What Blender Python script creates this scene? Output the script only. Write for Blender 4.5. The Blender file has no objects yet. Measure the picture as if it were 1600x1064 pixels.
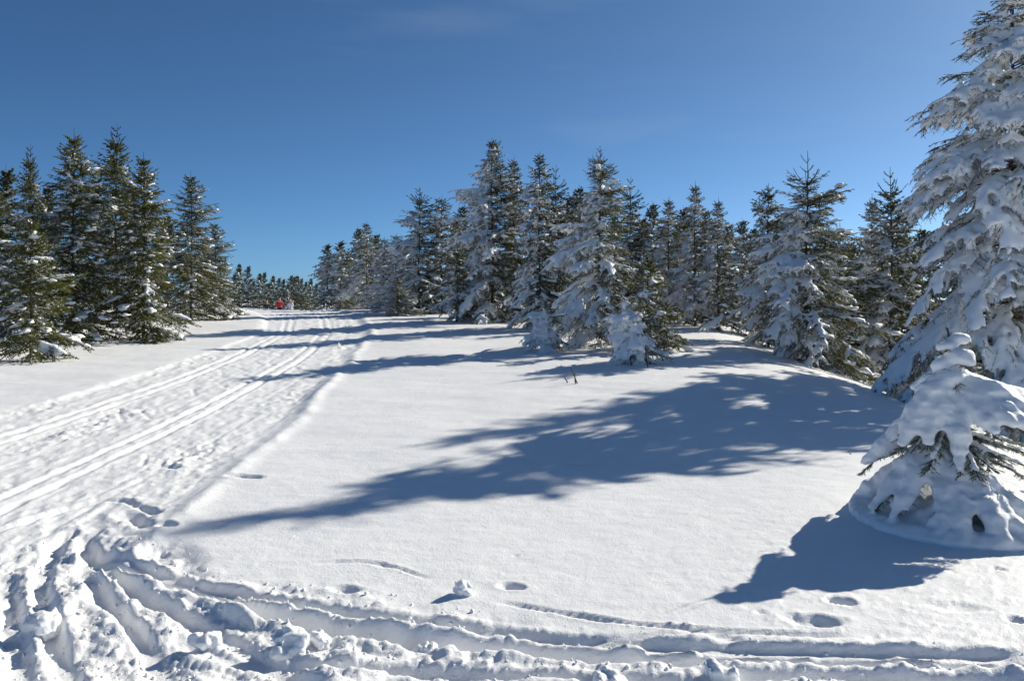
import bpy, math
import numpy as np
from mathutils import Vector

# ------------------------------------------------------------------ camera, sky, sun, exposure
sc = bpy.context.scene
COL = sc.collection
EYE, F, HOR, CX = 1.9, 1386.0, 470.0, 800.0        # eye height, focal length / horizon in photo pixels
cd = bpy.data.cameras.new('camera'); cam = bpy.data.objects.new('camera', cd); COL.objects.link(cam)
cd.sensor_width = 36; cd.lens = 36 * F / 1600; cd.shift_y = -(532 - HOR) / 1600
cd.clip_start = .05; cd.clip_end = 4000
cam.location = (0, 0, EYE); cam.rotation_euler = (math.radians(90), 0, 0)
sc.camera = cam
SUN_AZ, SUN_EL = math.radians(53.5), math.radians(29)   # azimuth to the right of the view direction
sun_dir = Vector((math.sin(SUN_AZ) * math.cos(SUN_EL), math.cos(SUN_AZ) * math.cos(SUN_EL), math.sin(SUN_EL)))
w = bpy.data.worlds.new('World'); sc.world = w; w.use_nodes = True
nt = w.node_tree; nt.nodes.clear()
sky = nt.nodes.new('ShaderNodeTexSky'); sky.sky_type = 'NISHITA'; sky.sun_disc = False
sky.sun_elevation = SUN_EL; sky.sun_rotation = SUN_AZ; sky.altitude = 1500
sky.air_density = .5; sky.dust_density = 1.8; sky.ozone_density = 9.0
bg = nt.nodes.new('ShaderNodeBackground'); bg.inputs['Strength'].default_value = .110
wo = nt.nodes.new('ShaderNodeOutputWorld')
# thin cirrus wisps over the whole sky
tcw = nt.nodes.new('ShaderNodeTexCoord'); mpw = nt.nodes.new('ShaderNodeMapping')
mpw.inputs['Rotation'].default_value = (0, math.radians(28), math.radians(75)); mpw.inputs['Scale'].default_value = (1.2, 1.2, 5.5); mpw.inputs['Location'].default_value = (13.6, 7.2, 4.8)
nzw = nt.nodes.new('ShaderNodeTexNoise'); nzw.inputs['Scale'].default_value = 1.7; nzw.inputs['Detail'].default_value = 5
nzw.inputs['Roughness'].default_value = .5; nzw.inputs['Distortion'].default_value = .5
rmw = nt.nodes.new('ShaderNodeMapRange'); rmw.inputs['From Min'].default_value = .58; rmw.inputs['From Max'].default_value = .85
rmw.inputs['To Max'].default_value = .07
mxw = nt.nodes.new('ShaderNodeMixRGB'); mxw.inputs['Color2'].default_value = (6.5, 7.0, 7.6, 1)
nt.links.new(tcw.outputs['Generated'], mpw.inputs[0]); nt.links.new(mpw.outputs[0], nzw.inputs['Vector'])
nt.links.new(nzw.outputs['Fac'], rmw.inputs[0]); nt.links.new(rmw.outputs[0], mxw.inputs['Fac'])
tnt = nt.nodes.new('ShaderNodeMixRGB'); tnt.blend_type = 'MULTIPLY'; tnt.inputs['Fac'].default_value = 1; tnt.inputs['Color2'].default_value = (.88, .98, .83, 1)
nt.links.new(sky.outputs[0], tnt.inputs['Color1']); nt.links.new(tnt.outputs[0], mxw.inputs['Color1']); nt.links.new(mxw.outputs[0], bg.inputs['Color'])
nt.links.new(bg.outputs[0], wo.inputs[0])
sd = bpy.data.lights.new('sun', 'SUN'); sd.energy = 4.8; sd.angle = math.radians(.53); sd.color = (1, .93, .80)
so = bpy.data.objects.new('sun', sd); COL.objects.link(so); so.rotation_euler = sun_dir.to_track_quat('Z', 'Y').to_euler()
so.location = (30, 30, 30)
vs = sc.view_settings; vs.view_transform = 'Standard'; vs.look = 'None'; vs.exposure = 0.27; vs.gamma = 1; vs.use_curve_mapping = False
sc.cycles.max_bounces = 8; sc.cycles.diffuse_bounces = 4

# ------------------------------------------------------------------ helpers
def mesh_np(name, v, f, smooth=True, attr=None):
    me = bpy.data.meshes.new(name)
    v = np.ascontiguousarray(v, dtype=np.float32); f = np.ascontiguousarray(f, dtype=np.int32)
    k = f.shape[1]
    me.vertices.add(len(v)); me.vertices.foreach_set('co', v.ravel())
    me.loops.add(f.size); me.loops.foreach_set('vertex_index', f.ravel())
    me.polygons.add(len(f)); me.polygons.foreach_set('loop_start', np.arange(0, f.size, k, dtype=np.int32))
    if smooth: me.polygons.foreach_set('use_smooth', np.ones(len(f), dtype=bool))
    if attr:
        for n, a in attr.items():
            at_ = me.attributes.new(n, 'FLOAT', 'POINT'); at_.data.foreach_set('value', np.ascontiguousarray(a, dtype=np.float32))
    me.update(calc_edges=True)
    return me
def link(name, me, mat=None, parent=None):
    if mat is not None and me is not None and len(me.materials) == 0: me.materials.append(mat)
    o = bpy.data.objects.new(name, me); COL.objects.link(o); o.parent = parent
    return o
def tag(o, label=None, cat=None, group=None, kind=None):
    for k, v in (('label', label), ('category', cat), ('group', group), ('kind', kind)):
        if v: o[k] = v
    return o
def nodes(mat):
    mat.use_nodes = True
    return mat.node_tree, mat.node_tree.nodes['Principled BSDF']
def sstep(a, b, x):
    t = np.clip((x - a) / (b - a), 0, 1); return t * t * (3 - 2 * t)
def h2(ix, iy, s):
    h = (ix.astype(np.int64) * 374761393 + iy.astype(np.int64) * 668265263 + s * 974711) & 0xffffffff
    h = ((h ^ (h >> 13)) * 1274126177) & 0xffffffff
    h = ((h ^ (h >> 16)) * 2246822519) & 0xffffffff
    return ((h ^ (h >> 15)) & 0xffffff) / float(0xffffff)
def vnoise(x, y, s=0):
    x0 = np.floor(x); y0 = np.floor(y); fx = x - x0; fy = y - y0
    fx = fx * fx * fx * (fx * (fx * 6 - 15) + 10); fy = fy * fy * fy * (fy * (fy * 6 - 15) + 10)
    a = h2(x0, y0, s); b = h2(x0 + 1, y0, s); c = h2(x0, y0 + 1, s); d = h2(x0 + 1, y0 + 1, s)
    return (a * (1 - fx) + b * fx) * (1 - fy) + (c * (1 - fx) + d * fx) * fy - .5
def fbm(x, y, s=0, o=4, g=.5):
    r = 0; a = 1
    for i in range(o):
        r = r + a * vnoise(x * 2 ** i + 17.3 * i, y * 2 ** i - 9.1 * i, s + i); a *= g
    return r
def lumps(x, y, cell, s, rmin, rmax, prob):
    """height of round clods scattered one per cell"""
    gx = np.floor(x / cell); gy = np.floor(y / cell); r = np.zeros_like(x)
    for i in (-1, 0, 1):
        for j in (-1, 0, 1):
            cx = gx + i; cy = gy + j
            px = (cx + h2(cx, cy, s)) * cell; py = (cy + h2(cx, cy, s + 1)) * cell
            rad = rmin + (rmax - rmin) * h2(cx, cy, s + 2) ** 2
            on = h2(cx, cy, s + 3) < prob
            ang = h2(cx, cy, s + 5) * 3.14; ca = np.cos(ang); sa = np.sin(ang)
            dx = (x - px); dy = (y - py); u = (dx * ca + dy * sa) * .75; v = (dy * ca - dx * sa) * 1.2
            q = rad * rad - (u * u + v * v)
            r = np.maximum(r, np.where(on, np.sqrt(np.maximum(q, 0)) * (.45 + .5 * h2(cx, cy, s + 4)), 0))
    return r

# ------------------------------------------------------------------ ground shape
SL = .0447
def z_long(y):
    y = np.asarray(y, dtype=float)
    q = np.maximum(y - 30, 0); q1 = np.minimum(q, 15)
    z = SL * y - .003 * q1 ** 2 - .09 * np.maximum(q - 15, 0)
    return np.where(y > 110, np.maximum(z, -1e9) * 0 + (SL * 110 - .675 - .09 * 65) + .012 * (y - 110), z)
def ridge_x(y):
    return np.interp(y, [0, 8, 13, 18, 25, 32, 40, 60], [4.4, 4.2, 4.25, 4.5, 4.9, 6.5, 12, 30])
def ground(x, y):
    x = np.asarray(x, dtype=float); y = np.asarray(y, dtype=float)
    z = z_long(y)
    q = np.maximum(x - ridge_x(y), 0)
    z = z - np.where(q < 2.2, .085 * q * q, .085 * 4.84 + .374 * (q - 2.2)) * (1 - sstep(3.5, 9, q)) - 1.6 * sstep(3.5, 9, q)
    z = z + .12 * np.exp(-((x - 3.2) / 2.6) ** 2 - ((y - 14.5) / 5) ** 2)
    z = z + .25 * sstep(-8.5, -16, x) * sstep(10, 20, y)
    return z
def at(px, py):
    """photo pixel -> point of the bare ground (first hit of the ray)"""
    ds = np.geomspace(2.5, 70, 6000); z = EYE - (py - HOR) / F * ds
    g = ground((px - CX) / F * ds, ds); k = np.argmax(g >= z)
    if g[k] < z[k]: k = np.argmin(z - g)
    return (px - CX) / F * ds[k], ds[k]
# groomed ski run: x of its edges and of its two set tracks as functions of y
Yk = [4, 6.4, 8, 11, 14.5, 18, 24, 30, 37, 46, 60, 80]
XR = [-2.45, -2.47, -2.5, -2.6, -2.85, -3.15, -3.75, -5.0, -7.2, -10.4, -16, -24]
XL = [-6.5, -6.45, -6.45, -6.4, -6.2, -6.3, -6.7, -8.3, -11.2, -15, -21, -30]
TR = [-4.1, -4.07, -4.03, -3.98, -4.1, -4.25, -5.0, -6.3, -8.7, -12.2, -18, -26.5]
TL = [-5.6, -5.6, -5.6, -5.45, -5.4, -5.55, -6.1, -7.5, -10.1, -13.8, -19.6, -28]
def yx(t, y):
    ys = np.linspace(4, 80, 400); xs = np.interp(ys, Yk, t)
    k = np.ones(15) / 15; xs = np.convolve(np.pad(xs, 7, mode='edge'), k, mode='valid')
    return np.interp(y, ys, xs)
GROOVES = [  # photo polylines, half width, depth, ridge
    ([(118, 815), (66, 862), (62, 935), (88, 1015), (125, 1090)], .055, .065, .25),
    ([(132, 822), (136, 895), (172, 945), (215, 978), (250, 1035), (275, 1090)], .05, .06, .3),
    ([(135, 838), (162, 880), (215, 928), (285, 960), (365, 990), (430, 1040), (520, 1085)], .05, .06, .45),
    ([(125, 835), (190, 880), (320, 925), (430, 958), (545, 978), (650, 1000), (800, 1008), (1000, 1020), (1300, 1024), (1640, 1034)], .06, .10, .8),
    ([(150, 850), (260, 900), (420, 935), (520, 952), (640, 965), (780, 985), (1000, 1002), (1250, 1010), (1640, 1020)], .045, .045, .5),
    ([(760, 935), (880, 955), (1000, 975), (1150, 987), (1350, 992)], .022, .020, .7),
    ([(470, 880), (560, 872), (620, 884), (680, 905)], .02, .014, .9),
    ([(300, 1010), (420, 1030), (560, 1040), (750, 1048), (1000, 1056), (1300, 1052), (1640, 1066)], .05, .055, .9),
    ([(5, 880), (20, 960), (30, 1080)], .06, .06, .7),
    ([(900, 1000), (1080, 985), (1200, 988)], .02, .012, .5),
    ([(255, 800), (235, 790), (180, 770), (60, 800), (-80, 850)], .04, .03, .5),
    ([(205, 790), (215, 810), (240, 822)], .05, .04, .6),
]
def chaikin(p, n=2):
    p = np.array(p, float)
    for _ in range(n):
        q = .75 * p[:-1] + .25 * p[1:]; r = .25 * p[:-1] + .75 * p[1:]
        p = np.vstack([p[:1], np.stack([q, r], 1).reshape(-1, 2), p[-1:]])
    return p
def pdist(x, y, poly):
    best = np.full_like(x, 1e9); along = np.zeros_like(x); acc = 0
    for a, b in zip(poly[:-1], poly[1:]):
        d = b - a; L = math.hypot(*d)
        t = np.clip(((x - a[0]) * d[0] + (y - a[1]) * d[1]) / (L * L), 0, 1)
        r = np.hypot(x - a[0] - t * d[0], y - a[1] - t * d[1])
        m = r < best; best = np.where(m, r, best); along = np.where(m, acc + t * L, along); acc += L
    return best, along, acc
CB = np.array([at(*p) for p in [(-300, 850), (0, 850), (120, 830), (270, 845), (340, 905), (480, 915), (640, 935), (800, 968), (1000, 990), (1300, 1004), (1600, 1012), (1900, 1020)]])
DENTS = [((1315, 938), .055, .05, 1.3), ((1275, 968), .075, .045, 1.8), ((800, 914), .055, .045, 1.4), ((1130, 992), .05, .02, 1.5),
         ((1475, 882), .03, .02, 1.3), ((1560, 888), .03, .022, 1.2), ((1500, 948), .07, .015, 2.2), ((1590, 968), .05, .03, 1), ((540, 918), .06, .03, 1.3),
         ((1490, 893), .02, .012, 1), ((1190, 955), .03, .008, 1), ((805, 865), .02, .012, 1), ((382, 742), .07, .05, 2.4),
         ((205, 800), .10, .05, 1.3), ((262, 822), .07, .05, 1.0)]
def ground_full(x, y):
    z = ground(x, y)
    run = sstep(-.02, .30, yx(XR, y) + .09 * fbm(y * 1.1, x * 0 + 3, 5, 4) - x) * sstep(-.25, .05, x - yx(XL, y)) * sstep(3.2, 3.8, y) * (1 - sstep(60, 75, y))
    near = (1 - sstep(9, 60, y)) * .7 + .3
    # untouched wind-packed snow: long soft drifts
    z = z + (1 - run) * (.07 * fbm(x * .28, y * .22, 11, 3) + .02 * fbm(x * .9 + y * .5, y * 1.6 - x * .3, 21, 3)) * sstep(2, 12, y) + (1 - run) * .0035 * fbm(x * 9, y * 14, 31, 3)
    # the run: sunk, crumbly
    z = z - .035 * run
    rim = np.exp(-((x - yx(XR, y) - .09 * fbm(y * 1.1, x * 0 + 3, 5, 4)) / .095) ** 2) * (y > 3.5) * (y < 60)
    z = z + rim * np.clip(.020 + .020 * fbm(x * 4, y * 3.0, 41, 4), .006, .08)
    z = z + .02 * np.exp(-((x - yx(XL, y) + .05) / .09) ** 2) * (y > 3.5) * (y < 60)
    q = sstep(.0, .5, fbm(x * .9, y * .45, 55, 3) + .35) * .6 + .4
    m = (run > .02) & (y < 62)
    xx, yy = x[m], y[m]
    rough = .040 * fbm(xx * 6, yy * 4.2, 61, 4, .65) + 1.1 * lumps(xx, yy, .062, 71, .010, .034, .6) + .75 * lumps(xx, yy, .22, 75, .02, .065, .30) \
        - .6 * lumps(xx, yy, .34, 81, .02, .085, .25) + .012 * fbm(xx * 14, yy * 8, 64, 2)
    rough = rough * (.35 + 1.1 * sstep(-.15, .45, fbm(xx * 1.6, yy * .8, 95, 3)))
    rough = rough + .010 * np.sin((xx - yx(TR, yy)) * 2 * math.pi / .34) * sstep(-.2, .3, fbm(xx * .3, yy * .12, 91, 2))
    sidew = (sstep(-.25, .5, xx - yx(TR, yy) - .15) * .7 + .55) * (1 - .75 * sstep(-.55, -.05, xx - yx(XR, yy)) * sstep(7, 8.5, yy))
    z[m] += run[m] * q[m] * rough * sidew
    for t in (TR, TL):          # two pairs of classic tracks
        c = yx(t, yy); u = xx - c
        flat = np.exp(-(u / .26) ** 4)
        z[m] -= run[m] * flat * q[m] * rough * sidew * .5
        for s in (-.115, .115):
            z[m] += run[m] * (-.027 * np.exp(-((u - s) / .038) ** 4) * (.75 + .6 * fbm(xx * 2, yy * .8, 67, 3)) + .006 * np.exp(-((np.abs(u - s) - .08) / .03) ** 2) + .004 * fbm(xx * 12, yy * 5, 66, 2))
    for off, dp in ((.62, .007), (.80, .006), (1.05, .006), (-.45, .005), (-.62, .005)):
        u = xx - yx(TR, yy) - off - .05 * np.sin(yy * .5 + off * 9); z[m] -= run[m] * dp * np.exp(-(u / .03) ** 2) * sstep(-.1, .2, fbm(yy * .35 + off * 7, xx * 0, 68, 2))
    # herringbone scratches of skating skis and poles
    rs = np.random.default_rng(4)
    for i in range(70):
        cy = rs.uniform(8, 26); cx = float(yx(TL, cy)) + rs.uniform(.15, 1.25) if i < 48 else float(yx(TR, cy)) + rs.uniform(.3, 1.2)
        a = rs.choice([-1, 1]) * rs.uniform(.25, .6); L = rs.uniform(.3, .9); d = np.array([math.sin(a), math.cos(a)]) * L / 2
        k = (np.abs(yy - cy) < 1) & (np.abs(xx - cx) < 1)
        r, _, _ = pdist(xx[k], yy[k], np.array([[cx - d[0], cy - d[1]], [cx + d[0], cy + d[1]]]))
        tmp = z[m]; tmp[k] -= .016 * np.exp(-(r / .02) ** 2); z[m] = tmp
    # churned foreground
    m = (y < 8.5) & (y > 1.5) & (np.abs(x) < 9)
    xx, yy = x[m], y[m]
    cb = np.interp(xx, CB[:, 0], CB[:, 1])
    ch = sstep(-.22, .30, cb - yy + .18 * fbm(xx * 2.2, yy * 2.2, 101, 3))
    leftw = 1 - .45 * sstep(-1.2, .8, xx)
    wx = xx + .035 * fbm(xx * 5, yy * 5, 115, 3); wy = yy + .035 * fbm(xx * 5 + 9, yy * 5, 116, 3)
    lm = .060 * fbm(xx * 2.6, yy * 2.6, 111, 3, .5) + .34 * lumps(wx, wy, .19, 121, .04, .11, .5) * leftw + .50 * lumps(wx, wy, .075, 131, .012, .036, .5) \
        + .30 * lumps(wx + .3, wy, .33, 135, .08, .19, .5) * leftw + .020 * np.abs(fbm(wx * 7, wy * 7, 141, 3, .6)) + .018 * np.abs(fbm(xx * 24, yy * 24, 145, 2, .6))
    add = ch * (lm * (.5 + .5 * leftw) - .03)
    rmax = np.zeros_like(xx); cmax = np.zeros_like(xx)
    for pts, hw, dep, rid in GROOVES:
        poly = chaikin([at(*p) for p in pts])
        r, al, tot = pdist(xx, yy, poly)
        fade = sstep(0, .25, al) * sstep(0, .25, tot - al); fad2 = sstep(.1, .8, al)
        r = r + .018 * fbm(xx * 7, yy * 7, 151, 3)
        cut = np.exp(-(r / hw) ** 4) * fade
        cmax = np.maximum(cmax, cut); add = add * (1 - .92 * cut); dmax = cut * dep
        add = add - dmax
        lump = np.clip(.55 + 1.0 * fbm(xx * 5, yy * 5, 161, 3, .5), .05, 1.2)
        rg = np.exp(-((r - 1.9 * hw) / (.8 * hw)) ** 2) * fade * fad2 * (dep * rid * .55 * lump + rid * .55 * lumps(wx, wy, .065, 171, .01, .036, .6))
        rmax = np.maximum(rmax, rg)
    add = add + rmax * (1 - cmax)
    for p, r0, dep, asp in DENTS:
        c = at(*p); u = (xx - c[0]) / asp; v = (yy - c[1]) * 1.1 + .3 * (xx - c[0]) / asp; r = np.hypot(u, v) / r0 + .25 * fbm(xx * 14, yy * 14, 181, 2)
        add = add - dep * np.exp(-np.maximum(r, 0) ** 4) + .10 * dep * np.exp(-((r - 1.35) / .4) ** 2)
    # fine wind crust on the near slope at the right
    cr = sstep(-.5, 1.2, xx) * (1 - ch) * sstep(.2, 2.2, yy - 3.2)
    add = add + (1 - ch) * sstep(8, 5, yy) * (.008 * np.maximum(fbm(xx * 13, yy * 16, 191, 3, .6), -.1) + .5 * lumps(xx, yy, .05, 195, .004, .016, .35)) * (.35 + .65 * sstep(.5, 2.2, xx))
    z[m] += add
    return z

def snow_material(name, fine=1.0):
    m = bpy.data.materials.new(name); t, b = nodes(m)
    tc = t.nodes.new('ShaderNodeTexCoord')
    n1 = t.nodes.new('ShaderNodeTexNoise'); n1.inputs['Scale'].default_value = 38; n1.inputs['Detail'].default_value = 6; n1.inputs['Roughness'].default_value = .7
    n2 = t.nodes.new('ShaderNodeTexNoise'); n2.inputs['Scale'].default_value = 3.1; n2.inputs['Detail'].default_value = 4
    n3 = t.nodes.new('ShaderNodeTexVoronoi'); n3.inputs['Scale'].default_value = 110
    for n in (n1, n2, n3): t.links.new(tc.outputs['Object'], n.inputs['Vector'])
    cr = t.nodes.new('ShaderNodeValToRGB')
    cr.color_ramp.elements[0].position = .3; cr.color_ramp.elements[0].color = (.87, .885, .905, 1)
    cr.color_ramp.elements[1].position = .7; cr.color_ramp.elements[1].color = (.93, .935, .94, 1)
    t.links.new(n2.outputs['Fac'], cr.inputs[0]); t.links.new(cr.outputs[0], b.inputs['Base Color'])
    b1 = t.nodes.new('ShaderNodeBump'); b1.inputs['Strength'].default_value = .34 * fine; b1.inputs['Distance'].default_value = .02
    b2 = t.nodes.new('ShaderNodeBump'); b2.inputs['Strength'].default_value = .22 * fine; b2.inputs['Distance'].default_value = .006
    t.links.new(n1.outputs['Fac'], b1.inputs['Height']); t.links.new(n3.outputs['Distance'], b2.inputs['Height'])
    t.links.new(b1.outputs[0], b2.inputs['Normal']); t.links.new(b2.outputs[0], b.inputs['Normal'])
    b.inputs['Roughness'].default_value = .55; b.inputs['Specular IOR Level'].default_value = .3
    return m
M_SNOW = snow_material('ground_snow'); M_TSNOW = snow_material('tree_snow', .7)
def needle_material(name, dark, light):
    m = bpy.data.materials.new(name); t, b = nodes(m)
    at_ = t.nodes.new('ShaderNodeAttribute'); at_.attribute_name = 'frost'
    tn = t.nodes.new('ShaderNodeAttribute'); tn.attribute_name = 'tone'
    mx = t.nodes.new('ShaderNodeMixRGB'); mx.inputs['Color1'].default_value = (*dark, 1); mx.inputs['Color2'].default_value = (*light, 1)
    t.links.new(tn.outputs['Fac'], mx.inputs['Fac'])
    m2 = t.nodes.new('ShaderNodeMixRGB'); m2.inputs['Color2'].default_value = (.80, .82, .85, 1)
    t.links.new(at_.outputs['Fac'], m2.inputs['Fac']); t.links.new(mx.outputs[0], m2.inputs['Color1'])
    t.links.new(m2.outputs[0], b.inputs['Base Color'])
    b.inputs['Roughness'].default_value = .55; b.inputs['Specular IOR Level'].default_value = .25
    # needles let a little sun through
    tr = t.nodes.new('ShaderNodeBsdfTranslucent'); t.links.new(m2.outputs[0], tr.inputs['Color'])
    mix = t.nodes.new('ShaderNodeMixShader'); mix.inputs[0].default_value = .36
    out = t.nodes['Material Output']
    t.links.new(b.outputs[0], mix.inputs[1]); t.links.new(tr.outputs[0], mix.inputs[2]); t.links.new(mix.outputs[0], out.inputs[0])
    return m
M_NEEDLE = needle_material('spruce_needles', (.018, .031, .012), (.125, .132, .020))
def bark_material(name, c1, c2):
    m = bpy.data.materials.new(name); t, b = nodes(m)
    n = t.nodes.new('ShaderNodeTexNoise'); n.inputs['Scale'].default_value = 30; n.inputs['Detail'].default_value = 5
    cr = t.nodes.new('ShaderNodeValToRGB'); cr.color_ramp.elements[0].color = (*c1, 1); cr.color_ramp.elements[1].color = (*c2, 1)
    t.links.new(n.outputs['Fac'], cr.inputs[0]); t.links.new(cr.outputs[0], b.inputs['Base Color'])
    bp = t.nodes.new('ShaderNodeBump'); bp.inputs['Distance'].default_value = .01; t.links.new(n.outputs['Fac'], bp.inputs['Height']); t.links.new(bp.outputs[0], b.inputs['Normal'])
    b.inputs['Roughness'].default_value = .85
    return m
M_BARK = bark_material('spruce_bark', (.035, .024, .018), (.13, .085, .06))
M_STEM = bark_material('dry_stem', (.05, .035, .02), (.16, .11, .06))

# ------------------------------------------------------------------ ground sheet
ys = [-60, -30, -15, -8, -4, -2, -.5, .6, 1.4, 2.0, 2.5, 2.9, 3.2, 3.4]
y = 3.4
while y < 420:
    y *= 1.0038 if y < 9 else (1.0052 if y < 30 else (1.012 if y < 70 else 1.05))
    ys.append(y)
ys = np.array(ys)
uc = np.linspace(-.63, .63, 540)
o_ = []; v_ = .63; st = .0024
while v_ < 60: st *= 1.18; v_ += st; o_.append(v_)
us = np.concatenate([-np.array(o_)[::-1], uc, np.array(o_)])
YY, UU = np.meshgrid(ys, us, indexing='ij')
XX = UU * np.maximum(YY, 3.4)
XX = np.clip(XX, -700, 700) + np.where(np.abs(XX) > 700, np.sign(XX) * (np.abs(UU)) * .5, 0)
ZZ = ground_full(XX.ravel().copy(), YY.ravel().copy()).reshape(XX.shape)
nr, nc = XX.shape
idx = np.arange(nr * nc).reshape(nr, nc)
quads = np.stack([idx[:-1, :-1], idx[:-1, 1:], idx[1:, 1:], idx[1:, :-1]], -1).reshape(-1, 4)
gnd = link('ground', mesh_np('ground', np.stack([XX, YY, ZZ], -1).reshape(-1, 3), quads), M_SNOW)
tag(gnd, 'snow covered clearing with groomed ski run and trodden foreground', None, None, 'structure')
def gz(x, y): return float(ground_full(np.array([float(x)]), np.array([float(y)]))[0])

# ------------------------------------------------------------------ spruce generator
ph = (1 + 5 ** .5) / 2
ICO_V = np.array([(-1, ph, 0), (1, ph, 0), (-1, -ph, 0), (1, -ph, 0), (0, -1, ph), (0, 1, ph), (0, -1, -ph), (0, 1, -ph), (ph, 0, -1), (ph, 0, 1), (-ph, 0, -1), (-ph, 0, 1)]) / math.hypot(1, ph)
ICO_F = np.array([(0, 11, 5), (0, 5, 1), (0, 1, 7), (0, 7, 10), (0, 10, 11), (1, 5, 9), (5, 11, 4), (11, 10, 2), (10, 7, 6), (7, 1, 8), (3, 9, 4), (3, 4, 2), (3, 2, 6), (3, 6, 8), (3, 8, 9), (4, 9, 5), (2, 4, 11), (6, 2, 10), (8, 6, 7), (9, 8, 1)])
def norm(v): return v / np.maximum(np.linalg.norm(v, axis=-1, keepdims=True), 1e-9)
def blob_mesh(rng, C, Rr, voxel, smooth=3, wob=.18):
    """snow lumps melted into one skin"""
    n = len(C)
    V = ICO_V[None] * Rr[:, None, :] * (1 + wob * rng.uniform(-1, 1, (n, 12, 1))) * 1.12 + C[:, None, :]
    Fc = (ICO_F[None] + 12 * np.arange(n)[:, None, None]).reshape(-1, 3)
    me = mesh_np('blob', V.reshape(-1, 3), Fc, False)
    o = bpy.data.objects.new('blob', me); COL.objects.link(o)
    r = o.modifiers.new('r', 'REMESH'); r.mode = 'VOXEL'; r.voxel_size = voxel; r.use_smooth_shade = True
    s = o.modifiers.new('s', 'SMOOTH'); s.factor = .5; s.iterations = smooth
    dg = bpy.context.evaluated_depsgraph_get(); dg.update()
    out = bpy.data.meshes.new_from_object(o.evaluated_get(dg))
    bpy.data.objects.remove(o); bpy.data.meshes.remove(me)
    out.name = 'snow_cover'
    return out
def tube_rows(P, Rad, k):
    """P (n,m,3) polylines, Rad (n,m): tubes with k sides"""
    n, m, _ = P.shape
    T = norm(np.gradient(P, axis=1))
    ref = np.where(np.abs(T[..., 2:3]) > .9, np.array([1., 0, 0]), np.array([0, 0, 1.]))
    A = norm(np.cross(T, ref)); B = np.cross(T, A)
    a = np.arange(k) * 2 * math.pi / k
    V = P[:, :, None] + Rad[:, :, None, None] * (A[:, :, None] * np.cos(a)[:, None] + B[:, :, None] * np.sin(a)[:, None])
    i = np.arange(n * m * k).reshape(n, m, k)
    q = np.stack([i[:, :-1], i[:, 1:], np.roll(i[:, 1:], -1, 2), np.roll(i[:, :-1], -1, 2)], -1)
    return V.reshape(-1, 3), q.reshape(-1, 4)
def needles(rng, P0, P1, fr, tone, spacing, nl, nw, core):
    d = P1 - P0; L = np.linalg.norm(d, axis=1); ax = d / np.maximum(L, 1e-6)[:, None]
    n = np.maximum(2, (L / spacing)).astype(int)
    r = np.repeat(np.arange(len(L)), n); N = len(r)
    u = rng.random(N); rad = norm(np.cross(ax[r], rng.normal(size=(N, 3))))
    rad[:, 2] = rad[:, 2] * .8 + .12
    nd = norm(ax[r] * rng.uniform(.35, .9, (N, 1)) + rad)
    b = P0[r] + d[r] * u[:, None]; ln = nl * rng.uniform(.7, 1.15, (N, 1)) * (1 - .35 * u[:, None] ** 3)
    pw = norm(np.cross(nd, rng.normal(size=(N, 3)))) * nw
    V1 = np.stack([b - pw, b + pw, b + nd * ln], 1).reshape(-1, 3); F1 = np.arange(N * 3).reshape(-1, 3)
    f1 = np.repeat(np.clip(fr[r] + rng.normal(0, .16, N) * (fr[r] > .05), 0, 1), 3); t1 = np.repeat(np.clip(tone[r] + rng.normal(0, .15, N), 0, 1), 3)
    # core: slim three-sided spike
    A = norm(np.cross(ax, np.array([.3, .2, .93]))); B = np.cross(ax, A); c = []
    for k in range(3):
        t = k * 2.0944; c.append(P0 + (A * math.cos(t) + B * math.sin(t)) * core)
    V2 = np.stack(c + [P1 + ax * nl * .5], 1).reshape(-1, 3)
    i = 4 * np.arange(len(L))[:, None]; F2 = np.concatenate([i + np.array([[0, 1, 3]]), i + np.array([[1, 2, 3]]), i + np.array([[2, 0, 3]])]) + len(V1)
    return np.vstack([V1, V2]), np.vstack([F1, F2]), np.concatenate([f1, np.repeat(fr, 4)]), np.concatenate([t1, np.repeat(tone, 4)])
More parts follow.
